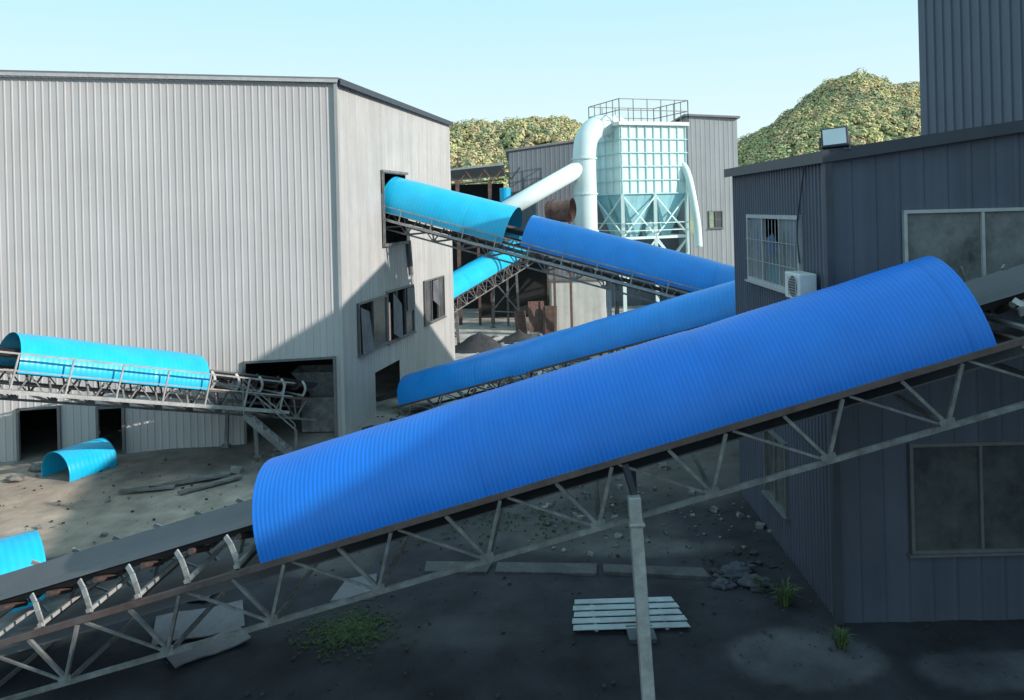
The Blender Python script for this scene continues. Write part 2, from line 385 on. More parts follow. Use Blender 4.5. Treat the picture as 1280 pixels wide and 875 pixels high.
mb=MB(); mb.add([(-6.5,23.1,1.75),(-5.0,23.1,1.75),(-5.0,24.2,1.75),(-6.5,24.2,1.75),(-6.0,23.4,1.0),(-5.4,23.4,1.0),(-5.4,23.9,1.0),(-6.0,23.9,1.0)],[(0,4,5,1),(1,5,6,2),(2,6,7,3),(3,7,4,0)]); mb.build('hopper',M['steel'],T)
mb=MB(); mb.tube([(-6.4,23.15,.75),(-6.3,23.1,.75)],.35,18); mb.build('flywheel',M['rust'],T)

# ------------------------------------------------------------ right building
C=(4.76,12.0); FR=(13.2,12.0); SL=(4.86,17.6)
RB=thing('site_office',(8,14.5,0),'two storey dark slate blue metal site office with windows','building')
zt=lambda x: 6.92+.128*(x-4.76)
wb=MB(); corr_wall(wb,C,FR,-.1,zt(4.76),zt(13.2),[(1.08,3.45,4.75,6.12),(1.08,3.2,1.04,2.63)],.36,.012,rib=.1)
wb.build('wall',M['wall_d'],RB)
wb=MB(); corr_wall(wb,SL,C,-.1,6.92,6.92,[(1.3,4.4,4.8,6.05),(2.1,3.4,.75,2.0)],.15,.02)
wb.build('wall',M['wall_d'],RB)
wb=MB(); corr_wall(wb,(11.35,17.6),SL,-.1,zt(11.35),6.92,[],.4,.02); wb.build('wall',M['wall_d'],RB)
rb=MB(); slab(rb,[(4.62,11.86,zt(4.62)+.16),(13.0,11.86,zt(13.0)+.16),(11.3,17.75,zt(11.3)+.16),(4.72,17.75,zt(4.72)+.16)],.18); rb.build('roof',M['trim'],RB)
tb=MB(); tb.beam((4.73,11.97,0),(4.73,11.97,6.9),.13,.11,up=(1,0,0)); tb.build('corner_trim',M['trim'],RB)
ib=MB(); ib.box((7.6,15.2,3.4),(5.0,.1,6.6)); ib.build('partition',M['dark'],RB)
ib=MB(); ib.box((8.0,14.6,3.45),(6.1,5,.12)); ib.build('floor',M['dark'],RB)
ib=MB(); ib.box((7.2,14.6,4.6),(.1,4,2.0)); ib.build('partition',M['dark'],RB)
window(RB,C,FR,1.08,3.45,4.75,6.12,1,0,'wframe',gm='glass2'); window(RB,C,FR,1.08,3.2,1.04,2.63,1,0,'wframe_d')
wo=window(RB,SL,C,1.3,4.4,4.8,6.05,2,0,'wframe',gm='glass2',fw=.07,broken=(1,)); window(RB,SL,C,2.1,3.4,.75,2.0,1,0,'wframe_d')
pb=MB(); gg=lambda s,z,o=.03: at(SL,C,s,z,o)
pb.add([gg(2.36,4.8),gg(3.34,4.8),gg(3.34,5.45),gg(2.9,5.75),gg(2.36,5.6)],[(0,1,2,3,4)]); pb.build('pane',M['glass'],wo)
gb=MB()
for k in range(15):
    s=1.45+k*.2; gb.beam(at(SL,C,s,4.85,.09),at(SL,C,s,6.0,.09),.010,up=(0,1,0))
for z in(5.2,5.6): gb.beam(at(SL,C,1.35,z,.1),at(SL,C,4.35,z,.1),.010)
gb.build('window_bars',M['wframe'],RB)
T=thing('air_conditioner',(4.55,12.7,4.75),'white air conditioner outdoor unit on the slate wall','air conditioner')
mb=MB(); mb.box((4.55,12.7,4.98),(.28,.66,.42)); mb.build('casing',M['white'],T,bevel=.02)
mb=MB(); mb.tube([(4.405,12.64,4.98),(4.395,12.64,4.98)],.165,24); mb.build('fan_opening',M['trim'],T)
mb=MB()
for k in range(7):
    z=4.85+k*.043; mb.beam((4.39,12.47,z),(4.39,12.81,z),.006,.008)
mb.beam((4.392,12.47,4.83),(4.392,12.47,5.13),.01); mb.beam((4.392,12.81,4.83),(4.392,12.81,5.13),.01)
mb.build('grille',M['wframe'],T)
for y in(12.5,12.9):
    mb=MB(); mb.beam((4.8,y,4.75),(4.40,y,4.75),.03); mb.beam((4.78,y,4.5),(4.44,y,4.73),.02); mb.build('bracket',M['steel'],T)
T=thing('floodlight',(4.82,12.0,7.08),'square floodlight on a bracket at the roof corner','floodlight')
rz=math.radians(-28); tl=math.radians(-14); fc=V((4.84,11.93,7.25))
mb=MB(); mb.box(fc,(.38,.12,.30),rz,(tl,math.radians(-4))); mb.build('housing',M['trim'],T,bevel=.015)
Rm=Matrix.Rotation(rz,3,'Z')@Matrix.Rotation(tl,3,'X')@Matrix.Rotation(math.radians(-4),3,'Y')
mb=MB(); mb.box(fc+Rm@V((0,-.063,0)),(.32,.02,.24),rz,(tl,math.radians(-4))); mb.build('lens',M['lamp'],T)
mb=MB(); mb.beam(fc+V((-.18,.12,-.17)),fc+V((-.18,.11,.02)),.025); mb.beam(fc+V((.18,-.08,-.17)),fc+V((.18,-.08,.02)),.025); mb.beam(fc+V((-.2,.12,-.165)),fc+V((.2,-.09,-.165)),.05,.02); mb.build('bracket',M['steel'],T)
mb=MB(); mb.tube([(4.72,13.2,5.3),(4.70,13.22,5.75),(4.70,13.2,6.0),(4.72,12.9,6.85)],.015,6); mb.build('cable',M['trim'],RB)

# tall shed on the right whose roof edge shades the yard
TA=thing('tall_shed',(16,4,0),'very tall dark corrugated metal shed adjoining the site office','building')
a0=(17.27-.333*20.4,20.4); a1=(17.27+.333*16,-16); bk=V((.949,.316,0))*14
wb=MB(); corr_wall(wb,a0,a1,-.1,11.6,11.6,[],.26,.04); 
a3=(a0[0]+bk.x,a0[1]+bk.y); a2=(a1[0]+bk.x,a1[1]+bk.y)
corr_wall(wb,a1,a2,-.1,11.6,11.6,[],.5,.04); corr_wall(wb,a2,a3,-.1,11.6,11.6,[],.5,.04); corr_wall(wb,a3,a0,-.1,11.6,11.6,[],.5,.04)
wb.build('wall',M['wall_d2'],TA)
rb=MB(); slab(rb,[(a0[0]-.1,a0[1]+.1,11.75),(a3[0],a3[1],11.75),(a2[0],a2[1],11.75),(a1[0]-.1,a1[1],11.75)],.14); rb.build('roof',M['roof'],TA)

# ------------------------------------------------------------ far sheds
DS=thing('industrial_shed',(5,54,0),'dark slate metal shed behind the dust collector','building')
wb=MB(); q0=(-.1,50); q1=(11.2,51.5); q2=(11.2,60); q3=(-.1,60)
corr_wall(wb,q0,q1,-.1,9.9,11.4,[],.3,.012); corr_wall(wb,q1,q2,-.1,11.4,11.4,[],.8,.05); corr_wall(wb,q3,q0,-.1,9.9,9.9,[],.8,.05); wb.build('wall',M['wall_far'],DS)
rb=MB(); slab(rb,[(-.3,49.8,10.05),(11.3,51.3,11.55),(11.3,60,11.55),(-.3,60,10.05)],.12); rb.build('roof',M['roof'],DS)
LS=thing('industrial_shed',(13,52,0),'light grey corrugated metal shed with small dark window','building')
wb=MB(); q0=(10.7,48.2); q1=(13.85,48.8); q2=(14.6,58)
corr_wall(wb,q0,q1,-.1,11.65,11.5,[(1.2,2.1,4.9,5.9),(-.1,.5,4.6,5.8)],.3,.014); corr_wall(wb,q1,q2,-.1,11.5,11.5,[],.6,.04); corr_wall(wb,(10.7,58),q0,-.1,11.65,11.65,[],.6,.04); wb.build('wall',M['wall_far2'],LS)
rb=MB(); slab(rb,[(10.5,48.0,11.8),(14.0,48.6,11.65),(14.7,58,11.65),(10.5,58,11.8)],.12); rb.build('roof',M['roof'],LS)
window(LS,q0,q1,1.2,2.1,4.9,5.9,1,1,'wframe_d',(0,))
OS=thing('open_shed',(-4,48,0),'open sided steel shed with rusty roof trusses','building')
rb=MB(); slab(rb,[(-9,44,8.2),(-.4,44.6,8.9),(-.4,52,8.6),(-9,52,8.0)],.1); rb.build('roof',M['wall_far2'],OS)
mb=MB()
for k in range(9):
    x=-8.5+k; zz=8.1+.08*k
    mb.beam((x,44.3,zz-.1),(x+.5,44.3,zz-.75),.07); mb.beam((x+.5,44.35,zz-.75),(x+1,44.35,zz-.1),.07)
mb.beam((-9,44.3,7.35),(-.4,44.5,8.0),.1); mb.build('truss',M['rust'],OS)
mb=MB(); mb.box((-5,51.5,4),(9,.1,8)); mb.build('wall',M['dark'],OS)
for x in(-7,-5,-3,-1.2):
    mb=MB(); mb.beam((x,44.4,0),(x,44.4,8.0),.2,up=(1,0,0)); mb.build('post',M['rust'],OS)

# ------------------------------------------------------------ dust collector
DC=thing('dust_collector',(7.3,45.5,0),'pale mint baghouse dust collector with hoppers ducts and roof railing','dust collector')
c=V((5.95,43,0)); e=V((3.75,1.4,0)); f=V((-1.2,3.1,0)); fn=f.normalized()
D=lambda a,b,z: V((c.x+e.x*a+f.x*b,c.y+e.y*a+f.y*b,z))
mb=MB(); z0,z1=7.0,10.7
vs=[D(0,0,z0),D(1,0,z0),D(1,1,z0),D(0,1,z0),D(0,0,z1),D(1,0,z1),D(1,1,z1),D(0,1,z1)]
mb.add(vs,[(3,2,1,0),(4,5,6,7),(0,1,5,4),(1,2,6,5),(2,3,7,6),(3,0,4,7)]); mb.build('body',M['mint'],DC)
mb=MB()
for k in range(9): mb.beam(D(k/8,-.015,z0),D(k/8,-.015,z1),.045,.035,up=e)
for k in range(5): mb.beam(D(-.02,k/4,z0),D(-.02,k/4,z1),.045,.035,up=f)
for k in range(6):
    z=z0+(z1-z0)*k/5; mb.beam(D(-.02,-.02,z),D(1.02,-.02,z),.05,.05); mb.beam(D(-.025,0,z),D(-.025,1,z),.05,.05)
mb.build('stiffener',M['mint2'],DC)
mb=MB(); slab(mb,[D(-.05,-.06,10.9),D(1.04,-.06,10.9),D(1.04,1.04,10.9),D(-.05,1.04,10.9)],.2); mb.build('top_plate',M['white'],DC)
mb=MB()
for (p,q) in((D(-.04,-.05,0),D(1.03,-.05,0)),(D(1.03,-.05,0),D(1.03,1.03,0)),(D(-.04,1.03,0),D(1.03,1.03,0)),(D(-.04,-.05,0),D(-.04,1.03,0))):
    for z in(11.5,12.1): mb.beam(p+V((0,0,z)),q+V((0,0,z)),.04)
    for k in range(6): r=p.lerp(q,k/5); mb.beam(r+V((0,0,10.9)),r+V((0,0,12.1)),.04,up=(1,0,0))
mb.build('railing',M['steel'],DC)
for k in range(2):
    for j in range(2):
        mb=MB(); a0_,a1_=k/2,(k+1)/2; b0_,b1_=j/2,(j+1)/2; ma=(a0_+a1_)/2; m_=(b0_+b1_)/2
        mb.add([D(a0_,b0_,7),D(a1_,b0_,7),D(a1_,b1_,7),D(a0_,b1_,7),D(ma-.05,m_-.06,4.5),D(ma+.05,m_-.06,4.5),D(ma+.05,m_+.06,4.5),D(ma-.05,m_+.06,4.5)],
           [(0,4,5,1),(1,5,6,2),(2,6,7,3),(3,7,4,0),(4,7,6,5)]); mb.build('hopper',M['teal'],DC)
for (a,b) in((0,0),(.5,0),(1,0),(0,1),(1,1)):
    mb=MB(); mb.beam(D(a,b,-.1),D(a,b,7),.18,up=(1,0,0)); mb.build('leg',M['mint'],DC)
mb=MB()
for (p,q) in(((0,0),(.5,0)),((.5,0),(1,0)),((0,0),(0,1)),((1,0),(1,1))):
    mb.beam(D(*p,4.6),D(*q,4.6),.14); mb.beam(D(*p,6.9),D(*q,4.7),.07); mb.beam(D(*p,4.7)-fn*.08,D(*q,6.9)-fn*.08,.07); mb.beam(D(*p,4.5),D(*q,2.2),.08); mb.beam(D(*p,2.2),D(*q,4.5),.08)
    for z in(5.0,5.4): mb.beam(D(*p,z)-fn*.3,D(*q,z)-fn*.3,.045)
mb.build('brace',M['mint'],DC)
def curve(pts,n=10):
    pts=[V(p) for p in pts]; out=[]
    P_=[pts[0]]+pts+[pts[-1]]
    for i in range(1,len(P_)-2):
        for k in range(n):
            t=k/n; p0,p1,p2,p3=P_[i-1:i+3]
            out.append(.5*((2*p1)+(p2-p0)*t+(2*p0-5*p1+4*p2-p3)*t*t+(3*p1-p0-3*p2+p3)*t**3))
    out.append(pts[-1]); return out
mb=MB(); mb.tube(curve([(3.95,42.9,4.2),(3.95,42.9,7.2),(3.97,42.95,9.3),(4.25,43.2,10.25),(4.95,43.8,10.75),(6.0,44.6,10.8)],6),.62,20); 
mb.build('duct',M['duct'],DC,smooth=True)
for z in(5.0,7.0,8.9):
    mb=MB(); mb.tube([(3.95,42.91,z),(3.95,42.91,z+.08)],.68,20); mb.build('flange',M['mint'],DC)
mb=MB(); mb.tube([(3.7,42.8,8.45),(-1.6,39.2,5.6)],.45,16); mb.build('duct',M['duct'],DC,smooth=True)
mb=MB(); mb.tube(curve([(9.55,44.5,8.6),(9.75,44.2,8.0),(9.95,44.0,6.8),(10.15,43.9,5.2),(10.2,43.9,4.0)],6),.2,14); mb.build('duct',M['mint'],DC,smooth=True)
T=thing('rusty_duct',(2.6,39.5,0),'rusty brown steel duct section on a steel stand','duct')
mb=MB(); mb.tube([(1.75,39.6,6.2),(2.95,39.2,6.25)],.5,20,cap=False); mb.tube([(1.95,39.54,6.2),(2.05,39.5,6.2)],.56,20,cap=False); mb.tube([(2.85,39.25,6.25),(2.95,39.2,6.25)],.56,20,cap=False)
mb.build('pipe',M['rust'],T,smooth=True)
mb=MB(); 
for x in(2.0,2.8): mb.beam((x,39.4,0),(x,39.4,5.72),.12,up=(1,0,0))
mb.beam((1.8,39.4,5.68),(3.0,39.4,5.68),.1); mb.build('stand',M['rust'],T)
T=thing('feed_hopper',(-.4,43.6,0),'small cyan funnel on a steel post by the open shed','hopper')
mb=MB(); mb.tube([(-.35,43.6,6.3),(-.35,43.6,6.8),(-.35,43.6,7.5)],[.12,.3,.3],14); mb.build('funnel',M['funnel'],T)
mb=MB(); mb.beam((-.35,43.6,0),(-.35,43.6,6.35),.12,up=(1,0,0)); mb.build('post',M['steel'],T)
T=thing('pump_house',(3.3,42,0),'cream rendered concrete block below the dust collector','building')
mb=MB(); mb.box((3.3,42,1.3),(2.8,2,2.6)); mb.build('wall',M['creamw'],T,bevel=.03)
mb=MB(); mb.box((3.3,42,2.66),(3.0,2.2,.12)); mb.build('roof',M['conc'],T)
T=thing('lean_to',(.6,47,0),'dark open lean-to beside the pump house','shed')
mb=MB(); slab(mb,[(-2,44,4.4),(2,44,4.4),(2,47,4.8),(-2,47,4.8)],.1); mb.build('roof',M['roof'],T)
mb=MB(); mb.box((0,47,2.2),(4,.1,4.4)); mb.build('wall',M['dark'],T)
for x in(-1.9,1.9):
    mb=MB(); mb.beam((x,44.1,0),(x,44.1,4.3),.14,up=(1,0,0)); mb.build('post',M['rust'],T)
for i,(x,y,w,h,rz,tl) in enumerate(((1.1,40.2,.8,1.7,.1,.25),(1.75,39.9,.7,1.5,-.15,.3),(.3,40.6,.6,1.2,.3,.3))):
    mb=MB(); mb.box((x,y,h/2*math.cos(tl)),(w,.03,h),rz,(-tl,0)); 
    for sx in (-.3,.3): mb.box((x+sx*w,y-.03,h/2*math.cos(tl)),(.05,.04,h),rz,(-tl,0))
    o=mb.build('steel_plate',M['rust'],origin=(x,y,0)); tag(o,'rusty ribbed steel plate leaning by the cream block','plate','rusty steel plates')
# coal piles in the back yard
for i,(x,y,r,h_) in enumerate(((-1.6,36.5,1.5,.8),(.2,38.2,1.1,.6),(4.6,37.5,1.6,.7),(-1.2,31.5,.9,.4))):
    mb=MB(); n=28; m=9; vs=[(x,y,h_)]
    for j in range(1,m):
        for k in range(n):
            q=j/(m-1); a_=2*math.pi*k/n; rr=r*q*(1+.25*noise.noise(V((math.cos(a_)*1.5+i*5,math.sin(a_)*1.5,0))))
            z=h_*(1-q)**1.15*(1+.25*noise.noise(V((x+rr*math.cos(a_)*2,y+rr*math.sin(a_)*2,1))))-.06*q
            vs.append((x+rr*math.cos(a_),y+rr*math.sin(a_)*.8,z))
    fs=[(0,1+k,1+(k+1)%n) for k in range(n)]+[(1+(j-1)*n+k,1+j*n+k,1+j*n+(k+1)%n,1+(j-1)*n+(k+1)%n) for j in range(1,m-1) for k in range(n)]
    mb.add(vs,fs); o=mb.build('coal_pile',M['coal'],origin=(x,y,0),smooth=True); tag(o,'low heap of dark coal in the back yard','pile','coal heaps')

# ------------------------------------------------------------ loose covers on the ground
def loose(p,d,L,r,label,lo=0,hi=180):
    p=V(p); u=V(d).normalized(); s=u.cross(V((0,0,1))).normalized(); n=s.cross(u)
    mb=MB(); arch(mb,lambda t,a,b:p+u*t+s*a+n*b,0,L,r,.12,.003,30,4,lo,hi,col=COVC['cyan'],groove=.05)
    o=mb.build('conveyor_cover',M['cyan'],smooth=True,origin=p); tag(o,label,'conveyor cover','loose cyan conveyor covers')
    md=o.modifiers.new('sol','SOLIDIFY'); md.thickness=.006
loose((-11.35,19.6,.10),(.45,.89,0),1.3,.55,'short cyan half round cover piece by the shed door',-20,200)
loose((-9.45,13.1,.0),(.76,.65,.0),1.35,.88,'cyan half round cover piece lying on the yard',-8,188)

# ------------------------------------------------------------ ground
def axis(lo,hi,step,far,g=1.18):
    a=list(np.arange(lo,hi+1e-6,step)); s=step; x=a[-1]
    while x<far: s*=g; x+=s; a.append(x)
    s=step; x=a[0]; pre=[]
    while x>-far: s*=g; x-=s; pre.append(x)
    return pre[::-1]+a
xs=axis(-16,12,.13,900); ys=axis(7,44,.15,900)
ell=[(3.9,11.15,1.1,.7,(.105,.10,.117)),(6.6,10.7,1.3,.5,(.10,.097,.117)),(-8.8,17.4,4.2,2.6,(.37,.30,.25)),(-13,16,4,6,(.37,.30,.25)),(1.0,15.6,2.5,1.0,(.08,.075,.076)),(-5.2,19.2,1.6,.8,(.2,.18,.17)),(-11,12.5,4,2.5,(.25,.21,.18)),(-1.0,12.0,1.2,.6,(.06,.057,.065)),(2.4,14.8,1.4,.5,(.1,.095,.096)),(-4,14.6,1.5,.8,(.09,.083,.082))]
vs=[];cols=[]
for y in ys:
    for x in xs:
        near=(-18<x<14 and 5<y<46)
        if near:
            z=.035*noise.noise(V((x*.9,y*.9,0)))+.012*noise.noise(V((x*3,y*3,5)))
            z+=.005*noise.noise(V((x*7,y*7,9)))-.02
        else: z=-.02
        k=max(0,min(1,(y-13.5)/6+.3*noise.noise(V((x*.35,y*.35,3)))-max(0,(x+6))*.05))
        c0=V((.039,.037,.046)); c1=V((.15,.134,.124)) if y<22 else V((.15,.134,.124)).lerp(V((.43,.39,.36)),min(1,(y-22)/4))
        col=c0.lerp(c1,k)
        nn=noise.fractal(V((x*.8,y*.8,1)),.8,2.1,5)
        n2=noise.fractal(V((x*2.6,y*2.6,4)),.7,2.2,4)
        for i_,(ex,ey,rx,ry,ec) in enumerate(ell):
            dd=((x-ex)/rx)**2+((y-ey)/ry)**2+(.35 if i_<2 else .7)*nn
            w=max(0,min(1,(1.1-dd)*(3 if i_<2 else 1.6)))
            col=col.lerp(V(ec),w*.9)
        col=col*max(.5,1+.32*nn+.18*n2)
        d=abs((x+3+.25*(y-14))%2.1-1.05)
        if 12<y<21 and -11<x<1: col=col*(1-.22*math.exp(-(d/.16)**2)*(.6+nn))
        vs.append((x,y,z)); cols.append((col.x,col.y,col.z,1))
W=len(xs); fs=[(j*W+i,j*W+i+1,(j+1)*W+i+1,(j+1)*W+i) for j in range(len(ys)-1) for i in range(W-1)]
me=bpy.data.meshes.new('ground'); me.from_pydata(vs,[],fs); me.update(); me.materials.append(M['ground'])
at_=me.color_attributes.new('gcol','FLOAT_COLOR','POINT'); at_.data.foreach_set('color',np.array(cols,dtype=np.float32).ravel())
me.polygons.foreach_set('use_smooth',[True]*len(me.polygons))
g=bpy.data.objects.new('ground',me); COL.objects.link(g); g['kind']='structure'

def strip(pts,th,label,name='concrete_kerb',mk='conc'):
    mb=MB(); slab(mb,[(x,y,th) for x,y in pts],th+.05); o=mb.build(name,M[mk],origin=(pts[0][0],pts[0][1],0),bevel=.01); tag(o,label,'concrete')
strip([(-1.7,14.0),(-.6,13.9),(-.5,14.3),(-1.7,14.4)],.022,'dirty broken concrete edging in the dark yard','concrete_kerb','concd')
strip([(-.45,13.93),(1.3,13.75),(1.35,14.15),(-.42,14.3)],.015,'dirty broken concrete edging in the dark yard','concrete_kerb','concd')
strip([(1.42,13.8),(3.2,13.5),(3.15,13.85),(1.45,14.1)],.026,'dirty broken concrete edging in the dark yard','concrete_kerb','concd')
strip([(-3.1,12.95),(-2.4,13.1),(-2.5,13.9),(-3.0,13.7)],.05,'small grey slab under the blue conveyor','concrete_slab','plate')
strip([(-1.5,29),(.3,29.5),(2.2,37),(1.0,37)],.08,'dusty concrete path between the conveyors','concrete_path')
strip([(.9,30),(2.2,30),(6,36),(5,36)],.1,'grey concrete slab in the sunlit yard','concrete_slab')
def sheet(p,w,d,rz,mk,label,name,th=.02,tz=.04):
    mb=MB(); R=Matrix.Rotation(rz,3,'Z'); n=8
    top=[];
    for j in range(2):
        for i in range(n+1):
            x=(i/n-.5)*w+random.uniform(-.01,.01); y=(j-.5)*d+random.uniform(-.02,.02)
            top.append(V(p)+R@V((x,y,0))+V((0,0,tz+.02*math.sin(i))))
    mb.add(top,[(i,i+1,n+1+i+1,n+1+i) for i in range(n)])
    o=mb.build(name,M[mk],origin=p); md=o.modifiers.new('s','SOLIDIFY'); md.thickness=th; tag(o,label,'metal sheet')
# weathered panel of overlapping slats with tapering ends
mb=MB(); ns=5
for j in range(ns):
    q=j/ns; y0_=11.86+q*.98; y1_=y0_+.98/ns-.018; h0=.87-.10*q+.02*(j%2); h1=.87-.10*(q+.2)+.02*(j%2); za=.05; zb=.03
    slab(mb,[(1.62-h0,y0_,za),(1.62+h0,y0_,za+.01),(1.62+h1,y1_,zb+.01),(1.62-h1,y1_,zb)],.012)
mb.box((1.1,12.33,.018),(.05,.9,.02)); mb.box((2.15,12.33,.018),(.05,.9,.02))
o=mb.build('metal_sheet',M['sheet'],origin=(1.63,12.35,0)); tag(o,'weathered white slatted metal panel lying on dark ground','metal sheet')
sheet((-5.0,12.4,0),1.3,.9,.35,'plate','flat grey metal sheet lying on the dark yard','metal_sheet')
sheet((-4.6,11.7,0),1.1,.5,.7,'plate','thin grey metal sheet half covered with dust','metal_sheet')
sheet((-5.6,13.4,0),1.0,.5,-.2,'plate','bent grey metal sheet near the belt conveyor','metal_sheet')

def rubble(name,mk,regions,label):
    mb=MB()
    for (x0,x1,y0,y1,n,s0,s1) in regions:
        for _ in range(n):
            x=random.uniform(x0,x1); y=random.uniform(y0,y1); s=s0+(s1-s0)*random.random()**4
            R=Matrix.Rotation(random.uniform(0,6.28),3,'Z')@Matrix.Rotation(random.uniform(-.5,.5),3,'X')
            vs=[]
            for z in(-.3,.25):
                for a,b in((-.5,-.4),(.45,-.5),(.5,.5),(-.4,.45)):
                    vs.append(V((x,y,s*.08))+R@V((a*s*random.uniform(.6,1.2),b*s*random.uniform(.6,1.2),z*s*random.uniform(.6,1.1))))
            mb.add(vs,[(3,2,1,0),(4,5,6,7),(0,1,5,4),(1,2,6,5),(2,3,7,6),(3,0,4,7)])
    o=mb.build(name,M[mk]); o['kind']='stuff'; o['label']=label; o['category']='rubble'
rubble('rubble','stone',[(-12,-4.5,14,21,90,.02,.13),(-7,-5,19.5,21.5,25,.1,.35),(-2,5,27,40,460,.08,.6),(0,5,14.5,17,90,.03,.2),(-3,4.5,17,22,100,.05,.3)],'pale stones and broken concrete scattered on the yard')
rubble('coal_debris','coal',[(-7,4.5,10.2,18,600,.02,.07),(3.2,4.6,12.6,14.5,40,.04,.2),(-4.5,-2,19,25,80,.05,.3),(4,8,9.6,11.9,60,.02,.05),(-12,-5,14,21,120,.02,.07),(-2,5,28,40,200,.08,.4)],'dark coal lumps scattered on the yard')
for i,(x,y,l,rz) in enumerate(((-7.8,19.0,1.8,.5),(-7.2,18.7,1.5,.8),(-8.6,18.5,1.2,.2))):
    mb=MB(); mb.box((x,y,.06),(l,.16,.05),rz); mb.box((x+.1,y+.2,.05),(l*.8,.12,.04),rz+.08)
    o=mb.build('timber_plank',M['stone'],origin=(x,y,0)); tag(o,'dusty timber planks lying on the yard','plank','timber planks')
for i,(x,y,s) in enumerate(((3.55,13.45,.26),(3.85,13.2,.22),(3.35,13.2,.17),(3.75,13.7,.22),(-12.1,20.3,.26),(-12.3,19.5,.2))):
    mb=MB(); n=14;mm=9; vs=[]
    for j in range(mm):
        th=math.pi*j/(mm-1)
        for k in range(n):
            ph=2*math.pi*k/n; d=V((math.sin(th)*math.cos(ph),math.sin(th)*math.sin(ph)*.75,math.cos(th)*.4))
            d*=s*(1+.7*noise.noise(d*2.6+V((i*3,0,0)))); vs.append((x+d.x,y+d.y,max(-.02,d.z+s*.3)))
    fs=[(j*n+k,(j+1)*n+k,(j+1)*n+(k+1)%n,j*n+(k+1)%n) for j in range(mm-1) for k in range(n)]
    mb.add(vs,fs); o=mb.build('sack',M['sack'] if i<4 else M['stone'],origin=(x,y,0),smooth=(i>3)); tag(o,'crumpled dusty sack lying on the ground','sack','dusty sacks')
def tuft(mb,x,y,n,h,spread,w=.02):
    for _ in range(n):
        a=random.uniform(0,6.28); r=random.uniform(0,spread*.3); hh=h*random.uniform(.5,1.1); lean=random.uniform(.2,1)*spread
        p=V((x+r*math.cos(a),y+r*math.sin(a),-.02)); d=V((math.cos(a),math.sin(a),0)); s=V((-d.y,d.x,0))*w
        m1=p+d*lean*.4+V((0,0,hh*.7)); m2=p+d*lean+V((0,0,hh*.75))
        mb.add([p-s,p+s,m1+s,m1-s,m2],[(0,1,2,3),(3,2,4)])
mb=MB()
for _ in range(900):
    x=random.gauss(-2.65,.32); y=random.gauss(12.15,.28); tuft(mb,x,y,9,.04,.045,.0045)
for _ in range(260):
    x=random.gauss(0,1.6); y=random.gauss(16.3,.6); tuft(mb,x,y,7,.06,.06,.007)
o=mb.build('grass',M['weed']); o['kind']='stuff'; o['label']='low green grass patch on dark ground'; o['category']='grass'
for (x,y,n,h) in((4.15,12.6,34,.42),(4.5,11.3,28,.33),(3.9,13.1,18,.26)):
    mb=MB(); tuft(mb,x,y,n,h,h*.8,.014); o=mb.build('weed_plant',M['weed'],origin=(x,y,0)); tag(o,'spiky green weed growing by the slate wall','plant','weeds')

# ------------------------------------------------------------ hills
ctrl=[(-200,28),(-60,31),(-17,30.5),(-9,31.5),(-2,31),(5,33.5),(12,33.2),(18,30),(24,27),(40,21),(56,20.5),(62,22.5),(67,25.5),(72,28.5),(77,32.5),(82,35.5),(88,39),(93,40.2),(97,41.5),(101,40.5),(106,38),(112,37.5),(118,36),(130,34),(180,32),(260,30)]
def ridge(x):
    for (a,b),(c_,d_) in zip(ctrl[:-1],ctrl[1:]):
        if a<=x<=c_:
            t=(x-a)/(c_-a); return b+(d_-b)*t
    return 25
def hz(x,y):
    r=ridge(x*220/max(y,120))-3.2
    if y<220: k=max(0,(y-110)/110); k=k*k*(3-2*k)
    else: k=max(0,1-(y-220)/160)
    return r*k+3.5*noise.noise(V((x*.06,y*.06,2)))*k-.3
hx=np.arange(-200,261,5); hy=np.arange(105,381,5)
vs=[(float(x),float(y),hz(x,y)) for y in hy for x in hx]; W=len(hx)
fs=[(j*W+i,j*W+i+1,(j+1)*W+i+1,(j+1)*W+i) for j in range(len(hy)-1) for i in range(W-1)]
me=bpy.data.meshes.new('hill'); me.from_pydata(vs,[],fs); me.materials.append(M['hill']); h=bpy.data.objects.new('hill',me); COL.objects.link(h); h['kind']='structure'
hazy_pal=[(.42,.45,.25),(.47,.49,.26),(.53,.52,.27),(.60,.54,.28),(.57,.47,.27),(.53,.43,.27),(.36,.41,.25),(.50,.50,.31)]  # autumn tones lightened and greyed, distance haze painted into the leaves
quads=[];qc=[]
def forest(x0,x1,n):
    for _ in range(n):
        x=random.uniform(x0,x1); y=150+74*random.random()**.6
        xx=x*y/220; z=hz(xx,y); r=random.uniform(.7,1.4)*(1.4 if random.random()<.12 else 1)
        pn=noise.noise(V((xx*.05,y*.05,7)))
        c=V(hazy_pal[int(min(7,max(0,(random.random()*.6+.2+pn*.7)*8)))])*random.uniform(.88,1.06)
        n_=90
        d=rng.normal(size=(n_,3)); d/=np.linalg.norm(d,axis=1)[:,None]; d[:,2]=np.abs(d[:,2])*1.35-.2
        rad=r*(.80+.26*rng.random(n_))[:,None]
        cen=np.array([xx,y,z+r*.6])+d*rad
        a=np.cross(d,rng.normal(size=(n_,3))); a/=np.linalg.norm(a,axis=1)[:,None]; b=np.cross(a,d+.18*rng.normal(size=(n_,3))); b/=np.linalg.norm(b,axis=1)[:,None]
        sz=(.10+.14*rng.random(n_))[:,None]
        q=np.stack([cen-a*sz-b*sz,cen+a*sz-b*sz,cen+a*sz+b*sz,cen-a*sz+b*sz],1); quads.append(q)
        sh=(.95+.1*rng.random(n_))*(.92+.1*d[:,2])  # crown shading painted per leaf: tops lighter, undersides darker
        cc=np.ones((n_,4)); cc[:,:3]=np.array(c)[None]*sh[:,None]; qc.append(np.repeat(cc,4,axis=0))
forest(-28,24,1900); forest(56,122,3100)
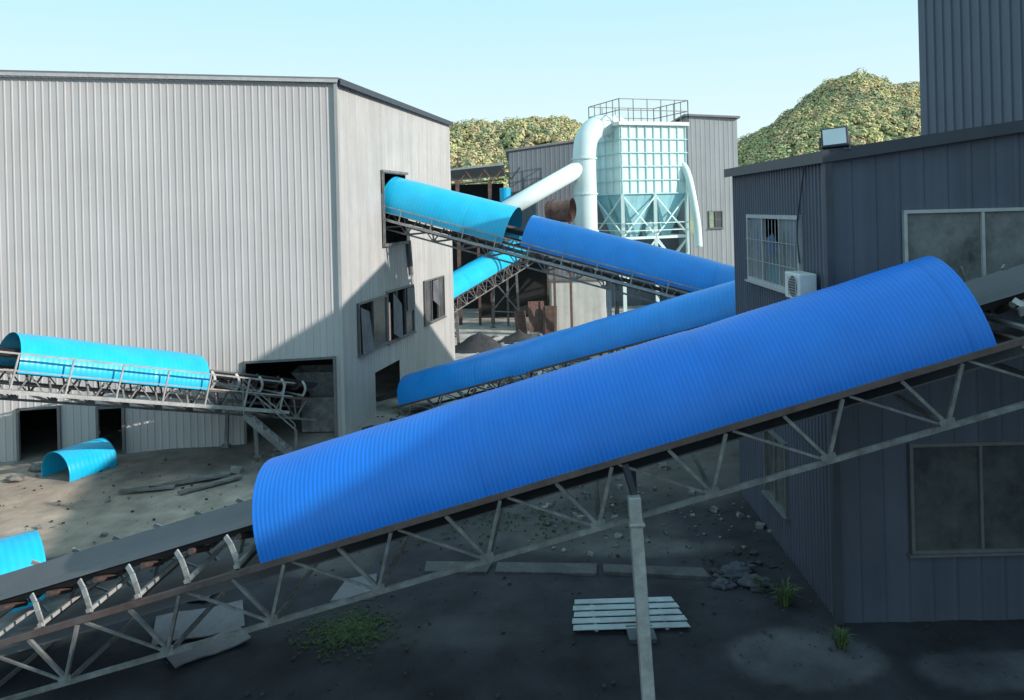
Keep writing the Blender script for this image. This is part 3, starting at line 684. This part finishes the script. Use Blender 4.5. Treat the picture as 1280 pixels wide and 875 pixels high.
Q=np.concatenate(quads).reshape(-1,3).astype(np.float32); QC=np.concatenate(qc).astype(np.float32); nq=len(Q)//4
me=bpy.data.meshes.new('forest'); me.vertices.add(nq*4); me.vertices.foreach_set('co',Q.ravel()); me.loops.add(nq*4); me.loops.foreach_set('vertex_index',np.arange(nq*4,dtype=np.int32))
me.polygons.add(nq); me.polygons.foreach_set('loop_start',np.arange(nq,dtype=np.int32)*4); me.update(calc_edges=True)
ca=me.color_attributes.new('lcol','FLOAT_COLOR','POINT'); ca.data.foreach_set('color',QC.ravel()); me.materials.append(M['leaf'])
o=bpy.data.objects.new('forest',me); COL.objects.link(o); o['kind']='stuff'; o['label']='autumn coloured wooded hillside of mixed trees'; o['category']='forest'

for o in bpy.data.objects:
    if '_w' in o: del o['_w']

# ------------------------------------------------------------ light, sky, camera
el=math.radians(24.2); az=math.atan2(.931,-.363)
sd=V((.931*math.cos(el),-.363*math.cos(el),math.sin(el)))
sun=bpy.data.lights.new('sun','SUN'); sun.energy=5; sun.angle=math.radians(.5); sun.color=(1,.94,.84)
so=bpy.data.objects.new('sun',sun); so.rotation_euler=(-sd).to_track_quat('-Z','Y').to_euler(); so.location=(20,-10,30); COL.objects.link(so)
w=bpy.data.worlds.new('World'); S.world=w; w.use_nodes=True; nt=w.node_tree
bg=nt.nodes['Background']; sky=nt.nodes.new('ShaderNodeTexSky'); sky.sky_type='NISHITA'; sky.sun_disc=False
sky.sun_elevation=el; sky.sun_rotation=az; sky.air_density=1.0; sky.dust_density=2.5; sky.ozone_density=1.5; sky.altitude=300
tc=nt.nodes.new('ShaderNodeTexCoord'); sx=nt.nodes.new('ShaderNodeSeparateXYZ'); nt.links.new(tc.outputs['Generated'],sx.inputs[0])
cr=nt.nodes.new('ShaderNodeValToRGB'); cr.color_ramp.elements[0].position=.06; cr.color_ramp.elements[0].color=(.82,.99,1.0,1)
cr.color_ramp.elements[1].position=.30; cr.color_ramp.elements[1].color=(.49,.87,1.0,1)
nt.links.new(sx.outputs['Z'],cr.inputs[0])
vm=nt.nodes.new('ShaderNodeVectorMath'); vm.operation='SCALE'; vm.inputs['Scale'].default_value=7.2; nt.links.new(cr.outputs[0],vm.inputs[0])
mx=nt.nodes.new('ShaderNodeMix'); mx.data_type='RGBA'; mx.inputs[0].default_value=.88
nt.links.new(sky.outputs[0],mx.inputs[6]); nt.links.new(vm.outputs[0],mx.inputs[7])
nt.links.new(mx.outputs[2],bg.inputs['Color']); bg.inputs['Strength'].default_value=.15
cam=bpy.data.cameras.new('camera'); cam.lens=28.125; cam.sensor_width=36; cam.shift_y=-.137; cam.clip_end=3000; cam.clip_start=.05
co=bpy.data.objects.new('camera',cam); co.matrix_world=Matrix.Translation((0,0,6.3))@Matrix.Rotation(.025,4,'Y')@Matrix.Rotation(math.radians(90),4,'X'); COL.objects.link(co); S.camera=co
S.view_settings.view_transform='Standard'; S.view_settings.look='None'; S.view_settings.exposure=0
